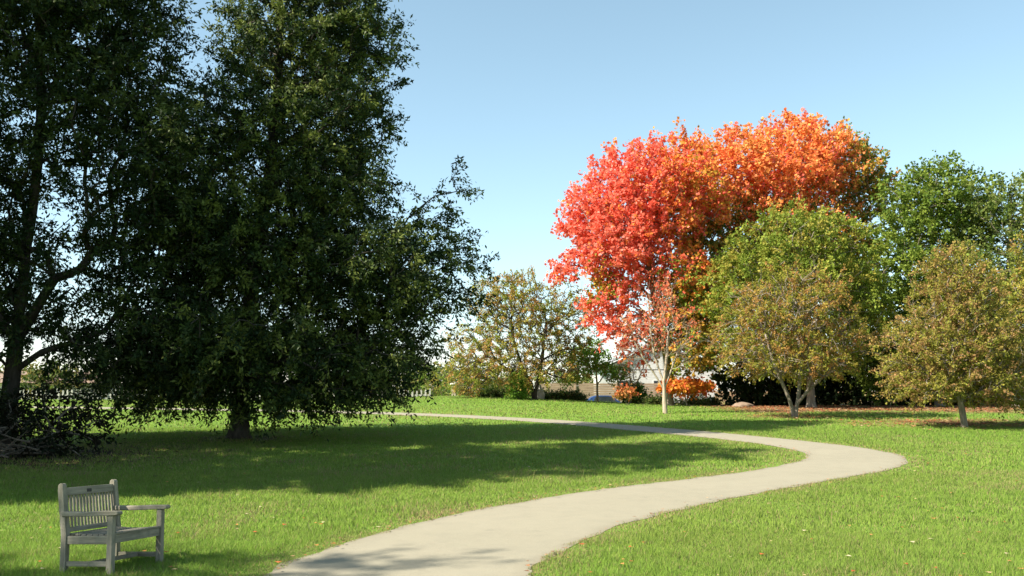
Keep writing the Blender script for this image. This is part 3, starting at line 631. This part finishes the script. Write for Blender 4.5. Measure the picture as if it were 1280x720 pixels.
for i, (x, y, rx, lb) in enumerate([(2.6, 60.5, 1.1, 'low ground-cover shrub under the right side of the russet tree'), (3.9, 61, .9, 'low ground-cover shrub left of the thin whitish trunk'),
                                   (9.2, 58, 1.0, 'low green ground-cover shrub just right of the bare pale tree'), (11.6, 57, 1.2, 'low green shrub below the orange bush'), (-1.6, 60, .9, 'low ground-cover shrub beside the dark boulder')]):
    shrub('shrub', lb, x, y, rx, .7, .36, gcp, (.16, .09), 60, 12, 60 + i, zc=.5, group='low ground-cover shrubs along the crest')
shrub('shrub', 'dark brambly bush beneath the left-edge oak', -12.6, 23.9, 2.3, 1.5, 1.0, mixpal((.012, .018, .007), (.018, .024, .009), (.026, .022, .012)), (.14, .06), 260, 18, 70)
shrub('shrub', 'yellow green bush behind the end of the pale picket fence', -6.4, 83.5, 3.6, 1.8, 2.3, mixpal((.17, .24, .035), (.25, .26, .05), (.1, .17, .03)), (.24, .12), 120, 14, 71)

# far trees beyond the pale fence
far_lbl = 'distant small tree beyond the pale picket fence'
for i, x in enumerate(np.linspace(-78, 8, 13)):
    h_ = 2.6 + 1.6 * ((i * 37) % 7) / 7
    o = shrub('far_tree', far_lbl, float(x), 112 + (i * 29) % 17, 4.2, 3.0, h_ * .75, mixpal((.06, .10, .02), (.11, .15, .03), (.2, .17, .045)), (.45, .3), 110, 12, 80 + i, cat='tree', group='distant trees beyond the pale fence', tl=1.0)

# ------------------------------------------------------------------ brush pile: each dead branch lies on the heap
heap = []; M_dead = bark_mat('dead_wood', (.06, .048, .036), (.15, .12, .09))
rr = np.random.default_rng(5)
for i in range(16):
    bx_, by_ = -12.2 + rr.normal() * .9, 22.4 + rr.normal() * .5; a_ = rr.random() * 6.28; l_ = 1.0 + rr.random() * 1.4
    z_ = float(ground(bx_, by_)) + .08 + .4 * rr.random()
    pts = [np.array([0., 0, 0])]; dirv = np.array([math.cos(a_), .4 * math.sin(a_), .25 * (rr.random() - .3)])
    for s_ in range(4): pts.append(pts[-1] + dirv * l_ / 4 + rr.normal(size=3) * .05)
    P0 = np.array(pts[:-1]); P1 = np.array(pts[1:]); ra = np.linspace(.028, .01, 4); rb = np.linspace(.022, .006, 4)
    fk = np.array([pts[2], pts[3]]); fe = fk + np.array([[.25, .1, .3], [-.1, -.15, .3]]) * (.6 + rr.random()); P0 = np.vstack([P0, fk]); P1 = np.vstack([P1, fe]); ra = np.r_[ra, .012, .01]; rb = np.r_[rb, .004, .004]
    v, f = tubes(P0, P1, ra, rb, 6)
    v[:, 2] -= min(0, (v[:, 2] + z_ - float(ground(bx_, by_))).min())
    o = link('dead_branch', np_mesh('dead_branch', v, f, smooth=True), M_dead); o.location = (bx_, by_, z_)
    tag(o, 'bare grey dead branch in the brush pile below the left-edge oak', 'branch', 'dead branches in the brush pile')

# ------------------------------------------------------------------ garden bench
bench = empty('garden_bench', (-4.06, 9.62, -.015), 'weathered grey wooden slatted armchair bench on the lawn beside the path', 'bench', rot=(R(-2.2), R(-2.6), R(-16)))
bench.scale = (.95, .95, .95)
W2, DP = .425, .64            # half width (y), depth (x): front at +x
def arc(cx, cz, r_, a0, a1, n=6): return [(cx + r_ * math.cos(R(a0 + (a1 - a0) * i / n)), cz + r_ * math.sin(R(a0 + (a1 - a0) * i / n))) for i in range(n + 1)]
for sy in (-1, 1):
    yb = sy * (W2 - .032)
    # rear post: upright below the seat, leaning back above it, rounded top
    outl = [(-.32, -.03), (-.25, -.03), (-.25, .42), (-.318, .90)] + arc(-.350, .905, .033, 10, 175) + [(-.384, .86), (-.32, .40)]
    MB().prism(outl, .06, Matrix.Translation((0, yb, 0)), .005).build('rear_leg', M_wood_z, bench)
    MB().box((.285, yb, .285), (.066, .06, .63), bevel=.006).build('front_leg', M_wood_z, bench)
    arm = [(-.315, .598), (-.1, .592), (.15, .598), (.33, .602)] + arc(.365, .6235, .0215, -90, 90) + [(.15, .648), (-.05, .640), (-.322, .648)]
    MB().prism(arm, .082, Matrix.Translation((0, yb, 0)), .006).build('armrest', M_wood_x, bench)
    MB().box((.0, yb, .355), (.50, .034, .085), bevel=.004).build('side_rail', M_wood_x, bench)
    MB().box((.0, yb, .115), (.50, .034, .05), bevel=.004).build('stretcher', M_wood_x, bench)
MB().box((.285, 0, .36), (.034, 2 * W2 - .13, .085), bevel=.004).build('front_rail', M_wood_y, bench)
MB().box((-.28, 0, .36), (.034, 2 * W2 - .13, .085), bevel=.004).build('rear_rail', M_wood_y, bench)
MB().box((.0, 0, .115), (.045, 2 * W2 - .10, .04), bevel=.004).build('cross_stretcher', M_wood_y, bench)
seat = MB()
for i in range(8):
    xx = -.235 + i * .0735; zz = .412 - .014 * math.sin(i / 7 * math.pi)
    seat.box((xx, 0, zz), (.060, 2 * W2 - .13, .019), bevel=.004)
seat.build('seat', M_wood_y, bench)
lean = math.atan2(.068, .48)
RB = Matrix.Rotation(-lean, 4, 'Y')
def back(z): return -.285 - (z - .42) * .142
MB().box((back(.845), 0, .845), (.036, 2 * W2 - .118, .085), RB, .005).build('top_rail', M_wood_y, bench)
MB().box((back(.455), 0, .455), (.034, 2 * W2 - .118, .05), RB, .004).build('lower_back_rail', M_wood_y, bench)
bk = MB(); ns_ = 15
for i in range(ns_):
    yy = -W2 + .085 + (2 * W2 - .17) * i / (ns_ - 1)
    bk.box((back(.64), yy, .64), (.017, .026, .345), RB, .003, 1)
bk.build('backrest', M_wood_z, bench)
MB().box((back(.845) + .0195, -.02, .845), (.004, .07, .035), RB, .001, 1).build('plaque', simple_mat('dark_bronze', (.02, .018, .015), (.05, .045, .035), 20, .45, metal=.6, bmp=0), bench)

# bare earth at the bench's front foot
n_ = 40; a_ = np.linspace(0, 2 * np.pi, n_, endpoint=False); rr_ = .30 * (1 + .35 * np.sin(a_ * 3 + 1) * .5 + .2 * rng.random(n_))
px_, py_ = -3.72 + rr_ * np.cos(a_) * 1.25, 9.55 + rr_ * np.sin(a_) * .8
V = np.vstack([[[-3.72, 9.55, float(ground(-3.72, 9.55)) + .014]], np.stack([px_, py_, ground(px_, py_) + .004], 1)])
Fd = np.array([(0, i + 1, (i + 1) % n_ + 1) for i in range(n_)])
soil = link('soil_patch', np_mesh('soil_patch', V, Fd, smooth=True), simple_mat('bare_soil', (.09, .055, .03), (.26, .17, .10), 18, .95, bmp=.5)); tag(soil, kind='structure')

# ------------------------------------------------------------------ things beyond the crest
M_board = simple_mat('brown_boards', (.20, .135, .085), (.38, .28, .19), 5, .8, (.15, 1, 3))
M_white = simple_mat('white_paint', (.46, .46, .43), (.62, .61, .57), 3, .6, bmp=.02)
M_roof = simple_mat('grey_shingle', (.17, .17, .18), (.3, .3, .31), 6, .9, (1, 1, 4))
M_glass = simple_mat('dark_glass', (.02, .025, .03), (.05, .06, .07), 2, .1, bmp=0)
M_blue = simple_mat('blue_car_paint', (.012, .035, .10), (.018, .045, .13), 2, .25, bmp=0)
M_tyre = simple_mat('tyre_rubber', (.015, .015, .015), (.03, .03, .03), 8, .9)
M_rim = simple_mat('rim_metal', (.4, .4, .42), (.55, .55, .57), 4, .35, metal=.9, bmp=0)
M_stone = simple_mat('blue_grey_stone', (.10, .115, .14), (.2, .22, .26), 3, .55, bmp=.5)
M_pale = simple_mat('pale_stone', (.38, .36, .33), (.55, .52, .47), 4, .8, bmp=.4)

zf = float(ground(8, 80))
fence = empty('board_fence', (7.6, 80, zf), 'tall tan horizontal board fence beyond the crest behind the small trees', 'fence')
pn = MB()
for i in range(13):
    for j in range(3):
        pn.box((-3.9 + j * 3.6 + (.05 if i % 2 else 0), rr.normal() * .006, .14 + i * .2), (3.55, .035, .185), bevel=.006, seg=1)
pn.build('board_panel', M_board, fence)
for j in range(4): MB().box((-5.72 + j * 3.6, -.05, 1.375), (.14, .14, 2.75), bevel=.01).build('post', M_white if j == 0 else M_board, fence)

zh = float(ground(14, 92))
house = empty('house', (14.2, 94, zh), 'low white sided house with grey gable roof behind the maples', 'house')
wl = MB()
for i in range(17): wl.box((0, 0, .12 + i * .235), (11.2 - .0005 * (i % 2), 7.0, .232), bevel=.012, seg=1)
wl.build('wall', M_white, house)
rf = MB(); hw = 4.0; rise = 2.6
for sx in (-1, 1):
    pr = [(0, 0), (0, .16), (sx * -5.98 * 0 + sx * 6.1, -rise + .16 - .05), (sx * 6.1, -rise - .05)]
    rf.prism(pr if sx < 0 else pr[::-1], 7.8, Matrix.Translation((0, 0, 4.12 + rise)), .01)
roof = rf.build('roof', M_roof, house)
gb = MB().prism([(-5.5, 0), (5.5, 0), (0, 2.34)], 6.9, Matrix.Translation((0, 0, 4.10)), 0); gb.build('gable', M_white, house)
MB().box((2.6, .4, 6.55), (.8, .6, 1.3), bevel=.02).build('chimney', simple_mat('chimney_brick', (.25, .12, .08), (.36, .2, .14), 8, .9), roof)
for x_ in (-3.4, 0.2, 3.6):
    fr = MB().box((x_, -3.53, 2.4), (1.25, .07, 1.35), bevel=.01).build('window', M_white, house)
    MB().box((x_, -3.575, 2.4), (1.05, .03, 1.15), bevel=.004).build('pane', M_glass, fr)

# blue car
zc = float(ground(7.3, 74.2)) 
car = empty('parked_car', (7.35, 74.2, zc), 'dark blue car half hidden behind the crest in front of the board fence', 'car')
prof = [(-2.15, .35), (-2.2, .62), (-2.1, .85), (-1.55, .93), (-.95, 1.38), (-.6, 1.45), (.35, 1.45), (.6, 1.40), (1.2, .95), (2.0, .82), (2.18, .62), (2.15, .33), (1.75, .3), (1.62, .52), (1.35, .62), (1.08, .52), (.95, .28), (-.95, .28), (-1.08, .52), (-1.35, .62), (-1.62, .52), (-1.75, .3)]
MB().prism(prof[::-1], 1.72, None, .04).build('body', M_blue, car, True)
for sy in (-1, 1):
    g_ = [(-.92, .95), (-.78, 1.32), (-.55, 1.39), (.32, 1.39), (.55, 1.33), (1.0, .95)]
    MB().prism(g_[::-1], .02, Matrix.Translation((0, sy * .868, 0)), .004).build('side_window', M_glass, car)
    for x_ in (-1.35, 1.35):
        Mx = Matrix.Translation((x_, sy * .78, .31)) @ Matrix.Rotation(R(90), 4, 'X')
        wh = MB().lathe([(.2, -.1), (.3, -.1), (.31, -.06), (.31, .06), (.3, .1), (.2, .1)], 24, Mx).build('wheel', M_tyre, car, True)
        MB().lathe([(.02, -.115), (.19, -.108), (.19, .108), (.02, .115)], 20, Mx).build('rim', M_rim, wh)
for x_, nm_ in ((-2.17, 'tail_light'), (2.13, 'headlight')):
    for sy in (-.6, .6): MB().box((x_, sy, .70), (.08, .34, .13), bevel=.02).build(nm_, simple_mat('red_lens' if x_ < 0 else 'clear_lens', (.3, .02, .02) if x_ < 0 else (.6, .6, .6), (.4, .03, .03) if x_ < 0 else (.75, .75, .75), 3, .2, bmp=0), car)

# pale picket fence running to the left beyond the crest
zp = float(ground(-20, 79))
pf = empty('picket_fence', (-24.5, 79, zp), 'long pale picket fence beyond the crest seen under the oaks', 'fence')
pk = MB(); n_p = 95; span = 35.0
for i in range(n_p):
    xx = -span / 2 + span * i / (n_p - 1)
    pk.prism([(xx - .075, .12), (xx + .075, .12), (xx + .075, 1.75), (xx, 1.9), (xx - .075, 1.75)], .03, Matrix.Translation((0, -.05, 0)), 0)
M_picket = simple_mat('weathered_paint', (.34, .32, .28), (.5, .47, .41), 3, .8)
pk.build('pickets', M_picket, pf)
MB().box((0, 0, .5), (span, .05, .1), bevel=.006).build('rail', M_picket, pf); MB().box((0, 0, 1.4), (span, .05, .1), bevel=.006).build('rail', M_picket, pf)
for i in range(12): MB().box((-span / 2 + span * i / 11, .09, .97), (.13, .13, 1.98), bevel=.01).build('post', M_picket, pf)

# pale building far left glimpsed under the left oak
bl = empty('outbuilding', (-62, 118, float(ground(-62, 118))), 'long cream outbuilding with brown roof glimpsed under the left oak', 'building')
wl = MB()
for i in range(9): wl.box((0, 0, .15 + i * .3), (20, 7, .295), bevel=.012, seg=1)
wl.build('wall', simple_mat('cream_paint', (.6, .5, .42), (.7, .6, .5), 2, .7), bl)
MB().prism([(-4.2, 0), (4.2, 0), (0, 1.5)], 21, Matrix.Translation((0, 0, 2.72)) @ Matrix.Rotation(R(90), 4, 'Z'), .01).build('roof', simple_mat('brown_shingle', (.16, .11, .08), (.26, .18, .13), 6, .9), bl)
for x_ in (-6, 0, 6):
    fr = MB().box((x_, -3.53, 1.6), (1.4, .07, 1.1), bevel=.01).build('window', M_white, bl); MB().box((x_, -3.575, 1.6), (1.2, .03, .9), bevel=.004).build('pane', M_glass, fr)

# boulders and capped post on the crest
def boulder(name, label, x, y, size, seed, mat, pointed=0):
    r = np.random.default_rng(seed); bm = bmesh.new(); bmesh.ops.create_icosphere(bm, subdivisions=4, radius=1)
    for v in bm.verts:
        p = v.co; k_ = 1 + .08 * math.sin(3 * p.x + seed) + .06 * math.sin(5 * p.y - 2 * p.z + seed) + .04 * math.sin(9 * p.z + 7 * p.x)
        v.co = p * k_
        if pointed and v.co.z > 0: v.co.x *= 1 - .6 * min(1, v.co.z); v.co.y *= 1 - .5 * min(1, v.co.z)
        v.co.x *= size[0]; v.co.y *= size[1]; v.co.z *= size[2]
    me = bpy.data.meshes.new(name); bm.to_mesh(me); bm.free()
    for p in me.polygons: p.use_smooth = True
    o = link(name, me, mat); o.location = (x, y, float(ground(x, y)) + size[2] * .35); return tag(o, label, 'boulder')
boulder('boulder', 'dark blue grey domed boulder on the crest left of the russet tree', -2.1, 62, (.48, .42, .42), 2, M_stone)
boulder('boulder', 'pointed light grey stone beside the trunk of the russet tree', 1.75, 59.5, (.36, .3, .75), 5, M_pale, 1)
boulder('boulder', 'low tan rock in the leaf litter right of the orange bush', 12.6, 50.5, (.6, .4, .2), 8, simple_mat('tan_rock', (.16, .11, .075), (.26, .19, .13), 4, .85, bmp=.4))
sp = empty('stone_post', (-4.15, 66, float(ground(-4.15, 66))), 'short pale post with a domed cap near the picket fence', 'post')
MB().box((0, 0, .42), (.3, .3, .9), bevel=.02).build('shaft', simple_mat('tan_stone', (.4, .33, .24), (.55, .46, .34), 5, .8), sp)
MB().lathe([(.24, .87), (.27, .9), (.27, .95), (.2, 1.03), (.08, 1.1), (.02, 1.12)], 20).build('cap', M_pale, sp, True)
